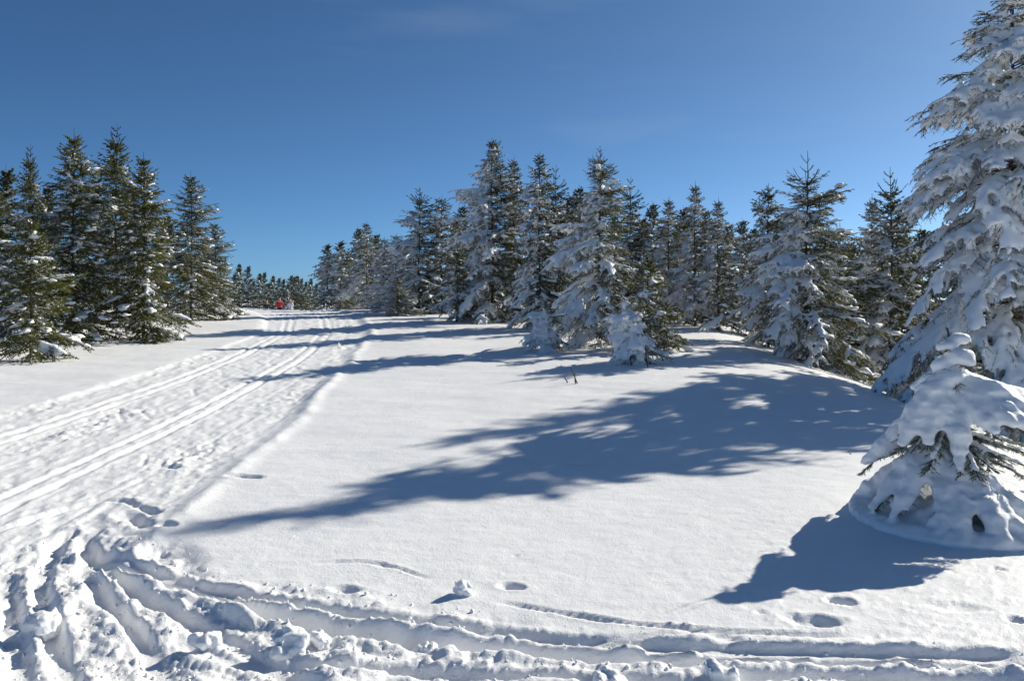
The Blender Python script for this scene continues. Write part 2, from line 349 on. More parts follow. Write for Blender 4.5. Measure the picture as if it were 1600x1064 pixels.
def spruce(seed, H, R, lod=1, cover=.8, clump=.2, frost=.6, wind=(-1, -.15), lead=.09, top_bare=.12, per_m=44, tone=.4, low=.03, snow_r=1.0, lean=0.0, voxel=None, rag=.26, droop=0, pw=.74):
    rng = np.random.default_rng(seed)
    wind = np.array(wind) / np.hypot(*wind); spiky = lead >= .1; lead *= .95 if spiky else .7; top_bare *= .55
    nb = int(H * per_m * {0: 1.1, 1: 1., 2: .9, 3: .8}[lod])
    sp = {0: .055, 1: .06, 2: .08, 3: .13}[lod]
    kt = {0: 2, 1: 1, 2: 1, 3: 1}[lod]
    spacing, nl, nw, core = {0: (.026, .034, .0066, .0065), 1: (.037, .048, .0130, .0095), 2: (.040, .058, .0130, .011), 3: (.07, .095, .024, .018)}[lod]
    bendx = lambda z: lean * (z / H) ** 2 * H
    tz = low + (1 - low) * np.linspace(0, 1, nb) ** .72 * (1 - lead)
    wh = max(3, int(H / .34)); tw = np.round(tz * wh) / wh
    tz = np.clip(np.where(rng.random(nb) < .35, tw + rng.normal(0, .008, nb), tz), low, 1 - lead)
    P0s, P1s, frs, tns, BP, BR, C, RR = [], [], [], [], [], [], [], []
    az = np.cumsum(np.full(nb, 2.39996)) + rng.normal(0, .35, nb)
    lob = rng.uniform(0, 6.28, 4)
    for i in range(nb):
        t = tz[i]; a = az[i]; h = np.array([math.cos(a), math.sin(a), 0]); Bv = np.array([-h[1], h[0], 0])
        L = 1.12 * R * (1 - t) ** pw * rng.uniform(.72, 1.08) * (1 + rag * math.sin(2 * a + lob[0] + 5 * t) + rag * .8 * math.sin(a + lob[1] + 11 * t)) * min(1, .45 + 2.2 * (1 - t)) + .05 + .10 * (t > 1 - lead - top_bare) * rng.random()
        if t < .06: L *= .9
        if i % 5 in (1, 3): L *= rng.uniform(.35, .75)
        wf = .5 + .5 * float(h[:2] @ wind)
        bare = t > 1 - lead - top_bare
        load = 0 if bare else float(np.clip(cover * (.16 + 1.2 * wf ** 1.8) + rng.normal(0, .16) * (cover > .05) + .18 * cover * (1 - t), 0, 1)) * float(1 - sstep(1 - lead - top_bare * 2.2, 1 - lead - top_bare, t))
        p0 = math.radians(52 * t ** 1.6 - 8 + rng.normal(0, 6)); dr = math.radians((34 - 20 * t) + (16 + droop) * load); up = math.radians(22 * (1 - load))
        m = 7; s = np.linspace(0, 1, m); pit = p0 - dr * s ** .8 + up * s ** 3
        st = np.stack([h[0] * np.cos(pit), h[1] * np.cos(pit), np.sin(pit)], 1) * L / (m - 1)
        pts = np.vstack([[0, 0, 0], np.cumsum(st[:-1], 0)]) + np.array([bendx(t * H), 0, t * H])
        BP.append(pts); BR.append((.004 + .011 * L) * (1 - .75 * s))
        fb = float(np.clip(frost * (wf ** 2.6 * 1.35 + .08 * rng.random()) * (.55 if bare else 1), 0, 1)); tb = float(np.clip(tone + .35 * (h[0] * .8) + rng.normal(0, .1), 0, 1))  # needle tone painted lighter on right-hand boughs, standing in for sunlight from there
        k = max(3, int(L / sp)); u = np.sort(rng.uniform(.08 if L < .5 else .16, 1, k)); u[-1] = 1
        pp = np.stack([np.interp(u, s, pts[:, c]) for c in range(3)], 1)
        T = norm(np.stack([np.interp(u, s, np.gradient(pts[:, c])) for c in range(3)], 1))
        sg = np.where(np.arange(k) % 2, 1., -1.); l2 = np.clip((.42 * L * (1 - u) + .10 + .06 * L) * rng.uniform(.6, 1.2, k), .06, .60)
        if bare: l2 *= .55
        an = rng.uniform(.7, 1.1, k); dz = rng.uniform(-.5, .22, k) - .22 * load
        D = norm(T * np.cos(an)[:, None] + Bv * (sg * np.sin(an))[:, None] + np.array([0, 0, 1.]) * dz[:, None])
        D[-1] = T[-1]
        mid = pp + D * l2[:, None] * .5; D2 = norm(D + np.array([0, 0, -.15 - .5 * load])); end = mid + D2 * l2[:, None] * .5
        segs = [(pp, mid), (mid, end)]
        # main axis also carries needles near the tip
        segs.append((pts[m // 2:-1], pts[m // 2 + 1:]))
        for q in range(kt):
            for sd_ in (-1, 1):
                uu = (q + rng.uniform(.3, .9, k)) / (kt + .3); base = np.where((uu < .5)[:, None], pp + D * (l2 * uu)[:, None], mid + D2 * (l2 * (uu - .5))[:, None])
                sv = norm(np.cross(D, np.array([0, 0, 1.]))) * sd_
                l3 = np.clip(l2 * .42 * rng.uniform(.5, 1.2, k), .03, .16)
                d3 = norm(D * .75 + sv * .75 + np.array([0, 0, 1.]) * (-rng.uniform(0, .35, k) - .35 * load)[:, None])
                ok = l2 > .07; segs.append((base[ok], (base + d3 * l3[:, None])[ok]))
        a0 = np.vstack([x[0] for x in segs]); a1 = np.vstack([x[1] for x in segs]); n_ = len(a0)
        P0s.append(a0); P1s.append(a1); frs.append(np.where(rng.random(n_) < (.04 + .12 * clump) * (not bare), rng.uniform(.6, 1, n_), np.clip(fb + rng.normal(0, .12, n_) * (fb > .03), 0, 1))); tns.append(np.full(n_, tb))
        # snow
        if load > .3 and L > .12:
            th = (.30 + .70 * load) * snow_r * min(1, .45 + .55 * L)
            us_ = np.arange(.16 if L > .4 else .3, .99, .045 / max(L, .2)); r = .050 * th * (1.05 - .55 * us_) * rng.uniform(.75, 1.25, len(us_))
            keep = fbm(us_ * 5 + i * 3.3, us_ * 0, seed, 2) > -.30 + .25 * (1 - load)
            c = np.stack([np.interp(us_, s, pts[:, q]) for q in range(3)], 1); c[:, 2] += r * .45
            C.append(c[keep]); RR.append(np.stack([r * 1.15, r * 1.15, r * .85], 1)[keep])
            kp = rng.random(k) < .30 + .45 * load
            for uu in np.arange(.12, 1.0, .14):
                base = (pp + D * (l2 * uu)[:, None]) if uu < .5 else (mid + D2 * (l2 * (uu - .5))[:, None])
                r = .031 * th * (1.15 - .6 * uu) * rng.uniform(.75, 1.25, k) * np.clip(l2 / .2, .55, 1.1)
                c = base + np.array([0, 0, 1.]) * (r * .35)[:, None]
                C.append(c[kp]); RR.append(np.stack([r, r, r * .95], 1)[kp])
        elif not bare and L > .18 and rng.random() < clump * (1.15 - .75 * t):
            c0 = rng.uniform(.45, .9); nbl = rng.integers(6, 15); r = rng.uniform(.022, .055, nbl) * snow_r * min(1.2, .55 + .6 * L)
            uu = np.clip(c0 + rng.normal(0, .20, nbl), .2, 1); c = np.stack([np.interp(uu, s, pts[:, q]) for q in range(3)], 1)
            c += Bv * rng.normal(0, .055 * min(1, L), nbl)[:, None]; c[:, 2] += r * .55
            C.append(c); RR.append(np.stack([r * 1.35, r * 1.35, r * .65], 1))
    if spiky:                                    # stiff young shoots standing round the leader
        for j in range(11):
            t = 1 - lead * (1.0 if j < 6 else .62 if j < 9 else .35); a = j * 2.2 + rng.normal(0, .3); L = H * lead * rng.uniform(.45, .75) * (1 if j < 6 else .45)
            s = np.linspace(0, 1, 7); pit = math.radians(rng.uniform(22, 45)) + .5 * s
            st = np.stack([math.cos(a) * np.cos(pit), math.sin(a) * np.cos(pit), np.sin(pit)], 1) * L / 6
            pts = np.vstack([[0, 0, 0], np.cumsum(st[:-1], 0)]) + np.array([bendx(t * H), 0, t * H])
            BP.append(pts); BR.append(.0085 * (1 - .45 * s)); P0s.append(pts[:-1]); P1s.append(pts[1:]); frs.append(np.zeros(6)); tns.append(np.full(6, .25))
    V, Fc, fr, tn = needles(rng, np.vstack(P0s), np.vstack(P1s), np.concatenate(frs), np.concatenate(tns), spacing, nl, nw, core)
    crown = mesh_np('crown', V, Fc, False, {'frost': fr, 'tone': tn})
    # trunk with leader shoot, boughs
    zt = np.linspace(0, 1, 14); tp = np.stack([np.array([bendx(z * H) for z in zt]) + .012 * H * np.sin(zt * 7 + seed) * (zt > .05) * .3, zt * 0, zt * H], 1)[None]
    tp[:, 0, 2] -= .3
    tr = (.0075 * H * (1 - zt) ** .9 + .005)[None]
    V1, Q1 = tube_rows(tp, tr, 7); trunk = mesh_np('trunk', V1, Q1)
    V2, Q2 = tube_rows(np.array(BP)[:, ::2], np.array(BR)[:, ::2], 4 if lod < 1 else 3); boughs = mesh_np('boughs', V2, Q2)
    snow = None
    if C and sum(len(c) for c in C):
        snow = blob_mesh(rng, np.vstack(C), np.vstack(RR), voxel or {0: .034, 1: .041, 2: .052, 3: .085}[lod], 2)
    return dict(trunk=trunk, boughs=boughs, crown=crown, snow=snow, H=H)
TREES = 'spruces around the snowy clearing'
def plant(tree, x, y, label, scale=(1, 1, 1), rot=0, group=TREES, sink=.05, cat='spruce tree', z=None):
    e = bpy.data.objects.new('spruce_tree', None); COL.objects.link(e); e.empty_display_size = .3
    e.location = (x, y, (float(ground(x, y)) if z is None else z) - sink); e.scale = scale; e.rotation_euler = (0, 0, rot)
    tag(e, label, cat, group)
    link('trunk', tree['trunk'], M_BARK, e)
    b = link('boughs', tree['boughs'], M_BARK, e); b['kind'] = 'stuff'
    link('crown', tree['crown'], M_NEEDLE, e)['kind'] = 'stuff'
    if tree['snow'] is not None: link('snow_cover', tree['snow'], M_TSNOW, e)['kind'] = 'stuff'
    return e
def place(px, top, d):
    x = (px - CX) / F * d; zt = EYE + (HOR - top) * d / F; zb = float(ground(x, d))
    return x, d, zt - zb
#TREES_BEGIN
LEE = dict(cover=.28, clump=.55, frost=.10, wind=(-1, .45), tone=.85, snow_r=1.2, low=.0, per_m=58)
WND = dict(cover=.95, clump=.85, frost=.34, wind=(-1, -.25), tone=.45, snow_r=1.2)
MIX = dict(cover=.72, clump=.95, frost=.20, wind=(-1, -.1), tone=.45, snow_r=1.2)
DRK = dict(cover=.45, clump=.85, frost=.14, wind=(-1, -.1), tone=.30, snow_r=1.15)
uniq = [  # photo x, photo y of the tip, distance, crown radius, lod, style, extra, label
    # left group
    (48, 338, 17.0, 1.05, 1, LEE, dict(lead=.06), 'low broad green spruce in front at the left edge with clumps of snow'),
    (-22, 262, 19.5, 1.1, 1, LEE, {}, 'dark spruce cut off by the left edge of the picture'),
    (47, 222, 23.5, .85, 2, LEE, dict(lead=.12, top_bare=.2), 'thin topped spruce rising behind the low broad one at the left edge'),
    (115, 197, 21.0, 1.35, 1, LEE, dict(clump=.7), 'tall full dark green spruce with thick snow pads, second crown from the left edge'),
    (182, 190, 25.5, 1.4, 2, LEE, dict(lead=.11), 'tallest dark spruce of the left group with long bare leader'),
    (225, 234, 21.6, 1.2, 1, LEE, dict(clump=.6), 'dark spruce at the front right of the left group nearest the ski run'),
    (299, 264, 28.5, 1.2, 2, dict(LEE, frost=.4), {}, 'slim spruce powdered with fine snow, standing apart right of the left group'),
    (336, 342, 31.0, 1.0, 2, dict(LEE, frost=.45, clump=.7), {}, 'shorter snow speckled spruce at the right end of the left group'),
    # right of the run, from the far end nearer
    (511, 379, 45, 1.25, 3, WND, dict(lead=.05), 'farthest frosted spruce right of the run, leftmost of the white row'),
    (532, 374, 44, 1.3, 3, WND, {}, 'frosted twin topped spruce second from the left in the white row'),
    (573, 343, 41, 1.4, 2, dict(MIX, frost=.4), {}, 'dark topped spruce standing highest in the far white row'),
    (600, 368, 38, 1.3, 2, WND, {}, 'white spruce with grey tip right of the dark topped one'),
    (619, 362, 35, 1.25, 2, WND, dict(frost=.9), 'small very white pointed spruce before the tall frosted pair'),
    (655, 290, 33, 1.55, 2, WND, dict(lead=.12, top_bare=.14), 'snow laden spruce with a long bare leader above the bend of the run'),
    (690, 302, 33.5, 1.4, 2, WND, {}, 'snow laden spruce just right of the one with the long leader'),
    (622, 436, 31, 1.05, 2, DRK, dict(lead=.04, cover=.75), 'low dark bushy spruce at the edge of the shadow across the run'),
    (714, 392, 27.5, .82, 1, dict(MIX, tone=.75, cover=.8, clump=.5), dict(lead=.05), 'small bright green spruce with white left side below the tallest spruce'),
    (769, 212, 28, 1.9, 1, WND, dict(lead=.05, top_bare=.1), 'tallest wide spruce of the middle group with frosted left flank'),
    (803, 240, 28.6, 1.35, 2, DRK, dict(cover=.2, frost=.2), 'dark green spruce pressed against the right side of the tallest one'),
    (843, 234, 24.5, 1.25, 1, dict(MIX, cover=.75, tone=.25), dict(lead=.06), 'dark spruce with white lower boughs between the tallest and the front spruce'),
    (868, 254, 25.5, 1.05, 2, DRK, dict(lead=.16, top_bare=.22), 'thin leader spruce close behind the dark one of the middle group'),
    (937, 224, 19.2, 1.5, 0, dict(MIX, cover=.92, tone=.75, frost=.28, wind=(-1, -.3)), dict(lead=.10, top_bare=.16, snow_r=1.2), 'front spruce of the middle group with long spiky leader and green sunlit side'),
    (985, 272, 26, 1.0, 2, DRK, dict(lead=.12, top_bare=.2), 'thin dark spruce behind the right side of the front spruce'),
    (1012, 395, 17.8, .62, 1, dict(MIX, tone=.7, cover=.7), dict(lead=.12, top_bare=.2, snow_r=1.2), 'slender young green spruce behind the snow mound sapling in the middle'),
    (1038, 472, 18.0, .55, 1, dict(MIX, tone=.6, cover=.7), dict(lead=.05, snow_r=1.2), 'little spruce with snow lumps right of the snow mound sapling'),
    (1045, 304, 27, 1.15, 2, MIX, dict(lead=.08, top_bare=.16), 'spruce with forked spiky top, left one of the dark middle row'),
    (1086, 280, 26, 1.15, 2, DRK, dict(lead=.07, top_bare=.16), 'tall dark spruce in the centre of the row behind the snow ridge'),
    (1122, 305, 25.5, 1.1, 2, DRK, dict(clump=.6), 'dark spruce right of the tall one in the row behind the ridge'),
    (1200, 283, 21.5, 1.35, 1, MIX, dict(lead=.07, top_bare=.14), 'bushy topped spruce with white left boughs where the ridge starts to fall'),
    (1261, 232, 18.0, 1.55, 0, dict(MIX, cover=.85, tone=.65, frost=.25), dict(lead=.17, top_bare=.15, snow_r=1.2), 'spruce with tall bare forked leader standing behind the falling ridge'),
    (1312, 345, 20.5, 1.15, 1, dict(MIX, tone=.6), {}, 'green spruce tucked right of the one with the forked leader'),
    (1362, 300, 24, 1.15, 2, DRK, {}, 'dark narrow spruce seen just left of the great white one'),
    (1392, 258, 20.5, 1.3, 1, MIX, dict(lead=.14, top_bare=.18), 'spruce with bare twiggy leader half hidden by the great white one'),
]
SHARED = {}; rs_ = np.random.default_rng(8)
for i, (px, top, d, R, lod, sty, ex, label) in enumerate(uniq):
    x, y, H = place(px, top, d)
    if lod < 2:
        plant(spruce(100 + i * 7, H, R, lod, **{**sty, **ex}), x, y, label); continue
    key = (lod, sty['cover'] > .8, sty['cover'] < .4, sty['tone'] > .5, ex.get('lead', .09) > .1)      # farther trees of one kind share a crown
    if key not in SHARED: SHARED[key] = spruce(100 + i * 7, 5.0, 1.3, lod, **{**sty, **ex})
    plant(SHARED[key], x, y, label, (R / 1.3 * rs_.uniform(.92, 1.1), R / 1.3, H / 5.0), rs_.uniform(-.45, .45))
# snow-buried low spruce at the left foot of the front spruce
x, y, H = place(852, 468, 18.3)
plant(spruce(901, H, .62, 0, cover=1.3, clump=1, frost=.9, wind=(-1, -.6), lead=.03, top_bare=.03, snow_r=1.6, low=.0, per_m=70), x, y, 'low spruce wholly buried in snow at the left foot of the front spruce')
x, y, H = place(995, 462, 15.7)
plant(spruce(917, H, .74, 0, cover=1.25, clump=1, frost=.8, wind=(-1, -.5), lead=.03, top_bare=.03, snow_r=1.7, low=.0, per_m=70, tone=.5), x - .13, y, 'snow mound sapling standing in front of the middle group, only its right side green')
# great white spruce at the right edge
x, y, H = place(1580, -105, 13.6)
plant(spruce(951, H, 2.75, 0, cover=1.15, clump=.9, frost=.32, wind=(-1, -.75), lead=.06, top_bare=.10, snow_r=1.22, per_m=40, tone=.45, voxel=.036, rag=.15, droop=24, pw=.88), x, y, 'great spruce heavily laden with snow filling the right edge')
# background trees: shared crowns, turned and scaled one by one
protos = [spruce(700 + k, 5.0, 1.25, 3, **{**sty, **ex}) for k, (sty, ex) in enumerate([(DRK, {}), (MIX, {}), (DRK, dict(cover=.25, clump=.6, frost=.2)), (MIX, dict(lead=.14, top_bare=.2)), (dict(DRK, frost=.7), dict(rag=.3))])]
def bgtree(px, top, d, k, label, group, wide=1.0):
    x, y, H = place(px, top, d); s = H / 5.0
    plant(protos[k % 5], x, y, label, (s * wide, s * wide, s), ((k * 37) % 60 - 30) * math.pi / 180, group)
W_ = 'first second third fourth fifth sixth seventh eighth ninth tenth eleventh twelfth thirteenth fourteenth fifteenth sixteenth seventeenth eighteenth nineteenth twentieth'.split()
ORD = [q + ' ' for q in W_] + ['twenty-' + q + ' ' for q in W_[:9]] + ['thirtieth ']
def rank(lst, i): return sorted(range(len(lst)), key=lambda q: lst[q][0]).index(i)
far = [(374, 409, 88), (388, 412, 86), (396, 436, 80), (406, 424, 84), (413, 422, 88), (420, 440, 79), (427, 428, 86), (436, 431, 83), (443, 433, 88), (450, 441, 80), (455, 427, 88), (460, 429, 85), (465, 428, 89), (471, 432, 84), (478, 437, 86), (486, 432, 90), (366, 425, 84), (494, 440, 88)]
for i, (px, top, d) in enumerate(far):
    bgtree(px, top, d, 2 if i % 3 else 0, ORD[rank(far, i)] + 'small dark spruce from the left in the far row closing the ski run', 'far spruces at the end of the run', .85)
back = [(905, 286, 33), (560, 352, 46), (588, 361, 43), (545, 385, 49), (712, 338, 36), (723, 316, 40), (745, 330, 40), (890, 300, 36), (920, 320, 37), (960, 330, 35), (1005, 335, 33), (1020, 312, 31), (1068, 318, 33), (1062, 340, 29),
        (1103, 322, 34), (1140, 345, 32), (1160, 338, 31), (1178, 350, 33), (1215, 330, 30), (1235, 350, 27), (1285, 352, 28), (1300, 372, 32), (1330, 372, 27), (1345, 365, 31), (1375, 350, 30), (1410, 340, 28), (1440, 350, 31), (1480, 340, 29), (1530, 330, 30), (1590, 330, 28)]
for i, (px, top, d) in enumerate(back):
    bgtree(px, top, d, i, ORD[rank(back, i)] + 'spruce from the left in the hidden second row right of the run', 'spruces standing behind the right hand row', 1.05)
left2 = [(10, 255, 30, 2), (75, 285, 29, 0), (150, 270, 31, 2), (205, 285, 29, 2), (262, 330, 30, 0), (320, 372, 36, 2), (350, 400, 38, 0)]
for i, (px, top, d, k) in enumerate(left2):
    bgtree(px, top, d, k, ORD[rank(left2, i)] + 'dark spruce from the left in the second row behind the left group', 'spruces standing behind the left group', 1.1)
# tall neighbour behind the great spruce, whose shadow falls across the open snow
plant(spruce(963, 10.3, 2.2, 3, **WND), 11.4, 18.4, 'tall spruce behind the great white one, mostly hidden by it at the right edge')
#TREES_END

# ------------------------------------------------------------------ snow covered sapling in the right foreground
def sapling():
    D0 = 6.5; k = D0 / F
    bx, by = (1490 - CX) * k, D0; bz = float(ground(bx, by))
    def loc(px, py, dd=0.0):                       # local coordinates, dd metres nearer to the viewer
        d = D0 - dd; return np.array([(px - CX) / F * d - bx, -dd, EYE - (py - HOR) / F * d - bz])
    rng = np.random.default_rng(5)
    e = bpy.data.objects.new('spruce_sapling', None); COL.objects.link(e); e.location = (bx, by, bz)
    tag(e, 'small young spruce bent under thick snow pillows in the right foreground', 'spruce tree', TREES)
    top = loc(1492, 500)
    tp = np.array([[(0, 0, -.2), (.0, 0, .35), (.01, 0, .8), (.03, 0, 1.15), (.0, .03, 1.36), (.0, .03, 1.62)]], float); tp[0, -1] = loc(1480, 512, -.08); tp[0, -2] = loc(1484, 530, -.06)
    V, Q = tube_rows(tp, np.array([[.045, .038, .028, .02, .012, .007]]), 8); link('trunk', mesh_np('trunk', V, Q), M_BARK, e)
    # each bough: direction (0 right, 270 towards the viewer), height at the trunk, reach, fall, thickness of its snow
    BO = [(0, 1.34, .13, .00, .045), (195, 1.30, .13, .02, .045), (290, 1.22, .16, .04, .055), (25, 1.20, .17, .02, .055), (185, 1.17, .18, .05, .055), (240, 1.12, .20, .09, .06),
          (198, 1.08, .54, .50, .092), (188, 1.06, .46, .40, .085), (215, 1.02, .42, .42, .085), (252, .96, .42, .52, .078),
          (300, 1.0, .50, .24, .085), (325, 1.03, .58, .22, .095), (350, 1.03, .64, .20, .095), (15, 1.00, .60, .18, .09), (282, .95, .44, .24, .075), (312, 1.0, .58, .27, .085), (338, 1.02, .64, .26, .085),
          (172, .60, .66, .42, .075), (189, .62, .80, .50, .085), (206, .60, .82, .52, .085),
          (233, .46, .82, .42, .08), (249, .48, .80, .44, .09), (267, .46, .84, .43, .09), (286, .40, .84, .36, .085), (307, .34, .86, .30, .085), (328, .30, .88, .26, .085), (350, .28, .9, .22, .085),
          (320, .66, .55, .12, .022), (345, .64, .62, .12, .022), (300, .62, .5, .12, .022), (5, .66, .6, .10, .022), (333, .56, .6, .12, .02), (310, .54, .58, .14, .02), (290, .58, .45, .15, .02), (225, .74, .5, .3, .022), (265, .66, .5, .26, .022), (180, .70, .5, .2, .02), (200, .78, .45, .25, .02),
          (40, .9, .6, .3, .09), (70, .85, .6, .3, .09), (100, .9, .6, .35, .09), (130, .85, .65, .4, .09), (155, .8, .7, .45, .09), (45, .5, .8, .4, .1), (80, .5, .8, .4, .1), (115, .5, .8, .42, .1), (150, .5, .85, .45, .1), (60, 1.1, .35, .1, .07), (120, 1.1, .35, .15, .07)]
    BP, C, Rr, Ct, Rt = [], [], [], [], []
    S7 = np.linspace(0, 1, 7)
    for (a, z, L, dz, r0) in BO:
        r0 *= .90 if r0 > .07 else 1; L *= .90 if z > .65 else .80; z *= .985; ph_ = rng.uniform(0, 9)
        a = math.radians(a + rng.normal(0, 2)); h = np.array([math.cos(a), math.sin(a), 0]); sv = np.array([-h[1], h[0], 0])
        f = lambda q: h * L * q + np.array([0, 0, z - dz * q ** 1.5])
        BP.append(np.array([f(q) - np.array([0, 0, r0 * .6]) for q in S7]))
        thin = r0 < .04
        for q in np.arange(.10, 1.001, .03 / max(L, .12)):
            r = r0 * (1 + .5 * float(vnoise(np.array([q * L / .085 + ph_]), np.array([a])) [0])) * (.62 + .55 * math.sin(math.pi * min(1, q * .9 + .1)) ** .8) * (1 - .38 * q ** 3) * rng.uniform(.92, 1.08)
            (Ct if thin else C).append(f(q) + rng.normal(0, .006, 3)); (Rt if thin else Rr).append((r * 1.2, r * 1.2, r * .82))
        for q in np.arange(.35, 1.0, .22):             # side twigs: the fingers of the pad
            for sg in (-1, 1):
                l = L * rng.uniform(.12, .26) * (1.1 - .5 * q); d = norm(h * .75 + sv * sg * .8 + np.array([0, 0, -.35 - .5 * dz / max(L, .1)]))
                for u in np.arange(.2, 1.01, .03 / max(l, .04)):
                    r = r0 * (.66 - .38 * u) * rng.uniform(.9, 1.1); (Ct if thin else C).append(f(q) + d * l * u - np.array([0, 0, r0 * .15])); (Rt if thin else Rr).append((r, r, r * .85))
    BP = np.array(BP); V, Q = tube_rows(BP, np.tile(.012 * (1 - .7 * S7), (len(BP), 1)), 5)
    link('boughs', mesh_np('boughs', V, Q), M_BARK, e)['kind'] = 'stuff'
    a0, a1 = [], []
    for b in BP:
        L = np.linalg.norm(b[-1] - b[0]); T = norm(np.gradient(b, axis=0)); sv = norm(np.cross(T, np.array([0, 0, 1.])))
        for j in range(int(L / .010)):
            u = rng.uniform(.12, 1); p = np.array([np.interp(u, S7, b[:, c]) for c in range(3)]); i = min(6, int(u * 7))
            dirv = norm(T[i] * .7 + sv[i] * rng.choice([-1, 1]) * .8 + np.array([0, 0, rng.uniform(-.35, .1)])); l = rng.uniform(.05, .15) * (1.2 - .6 * u)
            a0.append(p); a1.append(p + dirv * l)
            for sd_ in (-1, 1):
                r = p + dirv * l * rng.uniform(.3, .7); a0.append(r); a1.append(r + norm(dirv * .7 + sd_ * np.cross(dirv, np.array([0, 0, 1.])) * .7 + np.array([0, 0, -.2])) * l * .45)
        a0 += list(b[2:-1]); a1 += list(b[3:])
    # two olive leader shoots standing behind the snow cap, a few free twigs on the right
    for p, q in [(loc(1478, 515, -.08), loc(1478, 476, -.08)), (loc(1500, 520, -.1), loc(1501, 470, -.1)), (loc(1516, 560, -.1), loc(1519, 520, -.1)), (loc(1520, 560, -.1), loc(1540, 535, -.12)), (loc(1525, 590), loc(1542, 570)),
                 (loc(1545, 590, -.05), loc(1560, 545, -.1)), (loc(1580, 612), loc(1600, 607)), (loc(1330, 710, .1), loc(1326, 706, .1))]:
        for t in np.linspace(0, .8, 5): a0.append(p + (q - p) * t); a1.append(p + (q - p) * (t + .2))
    a0 = np.array(a0); a1 = np.array(a1); n = len(a0)
    V, Fc, fr, tn = needles(rng, a0, a1, np.clip(rng.normal(.22, .15, n), 0, 1), rng.uniform(.3, .8, n), .0055, .017, .0016, .0035)
    link('crown', mesh_np('crown', V, Fc, False, {'frost': fr, 'tone': tn}), M_NEEDLE, e)['kind'] = 'stuff'
    for i in range(30):                              # snow caught inside the lowest boughs
        a = rng.uniform(0, 6.28); q = .5 * rng.random() ** .5; C.append(np.array([math.cos(a) * q, math.sin(a) * q, (.34 - .5 * q) * rng.random()])); Rr.append((.09, .09, .07))
    # drift round the foot, level with the ground
    for a in np.arange(0, 6.28, .16):
        for q in (.2, .4, .6):
            p = np.array([math.cos(a) * q, math.sin(a) * q, 0]); p[2] = .015 + .05 * (.8 - q) + float(ground(bx + p[0], by + p[1])) - bz; C.append(p); Rr.append((.13, .13, .06))
    C = np.array(C + Ct); Rr = np.array(Rr + Rt); tw = np.zeros(len(C), bool); tw[len(C) - len(Ct):] = True
    for sel, it, amp in ((~tw, 5, .7), (tw, 2, .35)):
        me = blob_mesh(rng, C[sel], Rr[sel], .0155, it, .04)
        v = np.zeros(len(me.vertices) * 3, np.float32); me.vertices.foreach_get('co', v); v = v.reshape(-1, 3)
        nn = np.zeros(len(me.vertices) * 3, np.float32); me.vertices.foreach_get('normal', nn); nn = nn.reshape(-1, 3)
        ca, sa = math.cos(.7), math.sin(.7); p = v @ np.array([[ca, sa * .6, .3], [-sa, ca, .4], [.35, -.5, .9]])
        for fq, am, sd_ in ((4.3, .018, 3), (13, .012, 9), (38, .004, 15)):
            v += nn * (amp * am * (fbm(p[:, 0] * fq, p[:, 1] * fq, sd_, 2) + fbm(p[:, 1] * fq, p[:, 2] * fq, sd_ + 1, 2) + fbm(p[:, 2] * fq, p[:, 0] * fq, sd_ + 2, 2)))[:, None].astype(np.float32)
        me.vertices.foreach_set('co', v.ravel()); me.update()
        o = link('snow_cover', me, M_TSNOW, e)
        if it < 5: o['kind'] = 'stuff'
sapling()

# ------------------------------------------------------------------ dry stems sticking out of the snow
def stems(name, label, pts, grp=None):
    for i, (a, b, lab) in enumerate(pts):
        x, y = at(*a); z = gz(x, y); k = y / F
        P = np.array([[(0, 0, -.12), (0, 0, 0), ((b[0] - a[0]) * k * .5, .01, (a[1] - b[1]) * k * .55), ((b[0] - a[0]) * k, .02, (a[1] - b[1]) * k)]])
        V, Q = tube_rows(P, np.array([[.011, .010, .009, .006]]), 6); 
        o = link(name, mesh_np(name, V, Q), M_STEM); o.location = (x, y, z); tag(o, lab, 'plant stem', 'dry stems poking out of the snow')
stems('dry_stem', '', [((902, 601), (891, 575), 'taller dark stem of the three poking out of the open snow'), ((899, 601), (898, 584), 'short dark stem beside the taller one in the open snow'),
                       ((887, 600), (881, 590), 'shortest dark stem, leftmost of the three in the open snow'),
                       ((986, 572), (985, 552), 'thin stem standing close before the snow mound sapling'), ((1012, 574), (1008, 545), 'thin bent stem right of the snow mound sapling'), ((385, 490), (384, 483), 'tiny stem beside the left bank of the ski run')])

# ------------------------------------------------------------------ loose snow clods
def clod(px, py, r, label, asp=(1, 1, 1), seed=0, sink=.55):
    rng = np.random.default_rng(seed); x, y = at(px, py); z = gz(x, y); rr = r * y / F
    C = rng.uniform(-.62, .62, (16, 3)) * rr * np.array(asp); R3 = np.tile(rng.uniform(.30, .60, (16, 1)) * rr, (1, 3))
    me = blob_mesh(rng, C, R3, rr * .12, 1, .3); v = np.zeros(len(me.vertices) * 3, np.float32); me.vertices.foreach_get('co', v); v = v.reshape(-1, 3)
    v += (rr * .22 * np.stack([fbm(v[:, i] / rr * 2.3 + 5 * i, v[:, (i + 1) % 3] / rr * 2.3, seed + i, 3) for i in range(3)], 1)).astype(np.float32)
    me.vertices.foreach_set('co', v.ravel()); me.update(); me.name = 'snow_clod'
    o = link('snow_clod', me, M_TSNOW); o.location = (x, y, z + rr * asp[2] * (1 - sink) * .8); tag(o, label, 'snow clod', 'clods of snow kicked up in the foreground')
clod(722, 926, 14, 'upright snow clod beside a dent, standing alone above the trench', (1, .8, 1.3), 1)
clod(452, 1010, 30, 'big squarish snow block lying in the trodden tracks at lower left', (1.1, .9, .9), 2)
clod(500, 1000, 18, 'snow clod leaning on the big squarish block', (1, 1, 1), 3)
clod(664, 1003, 17, 'pointed snow clod on the far rim of the main trench', (1, .8, 1.2), 4)
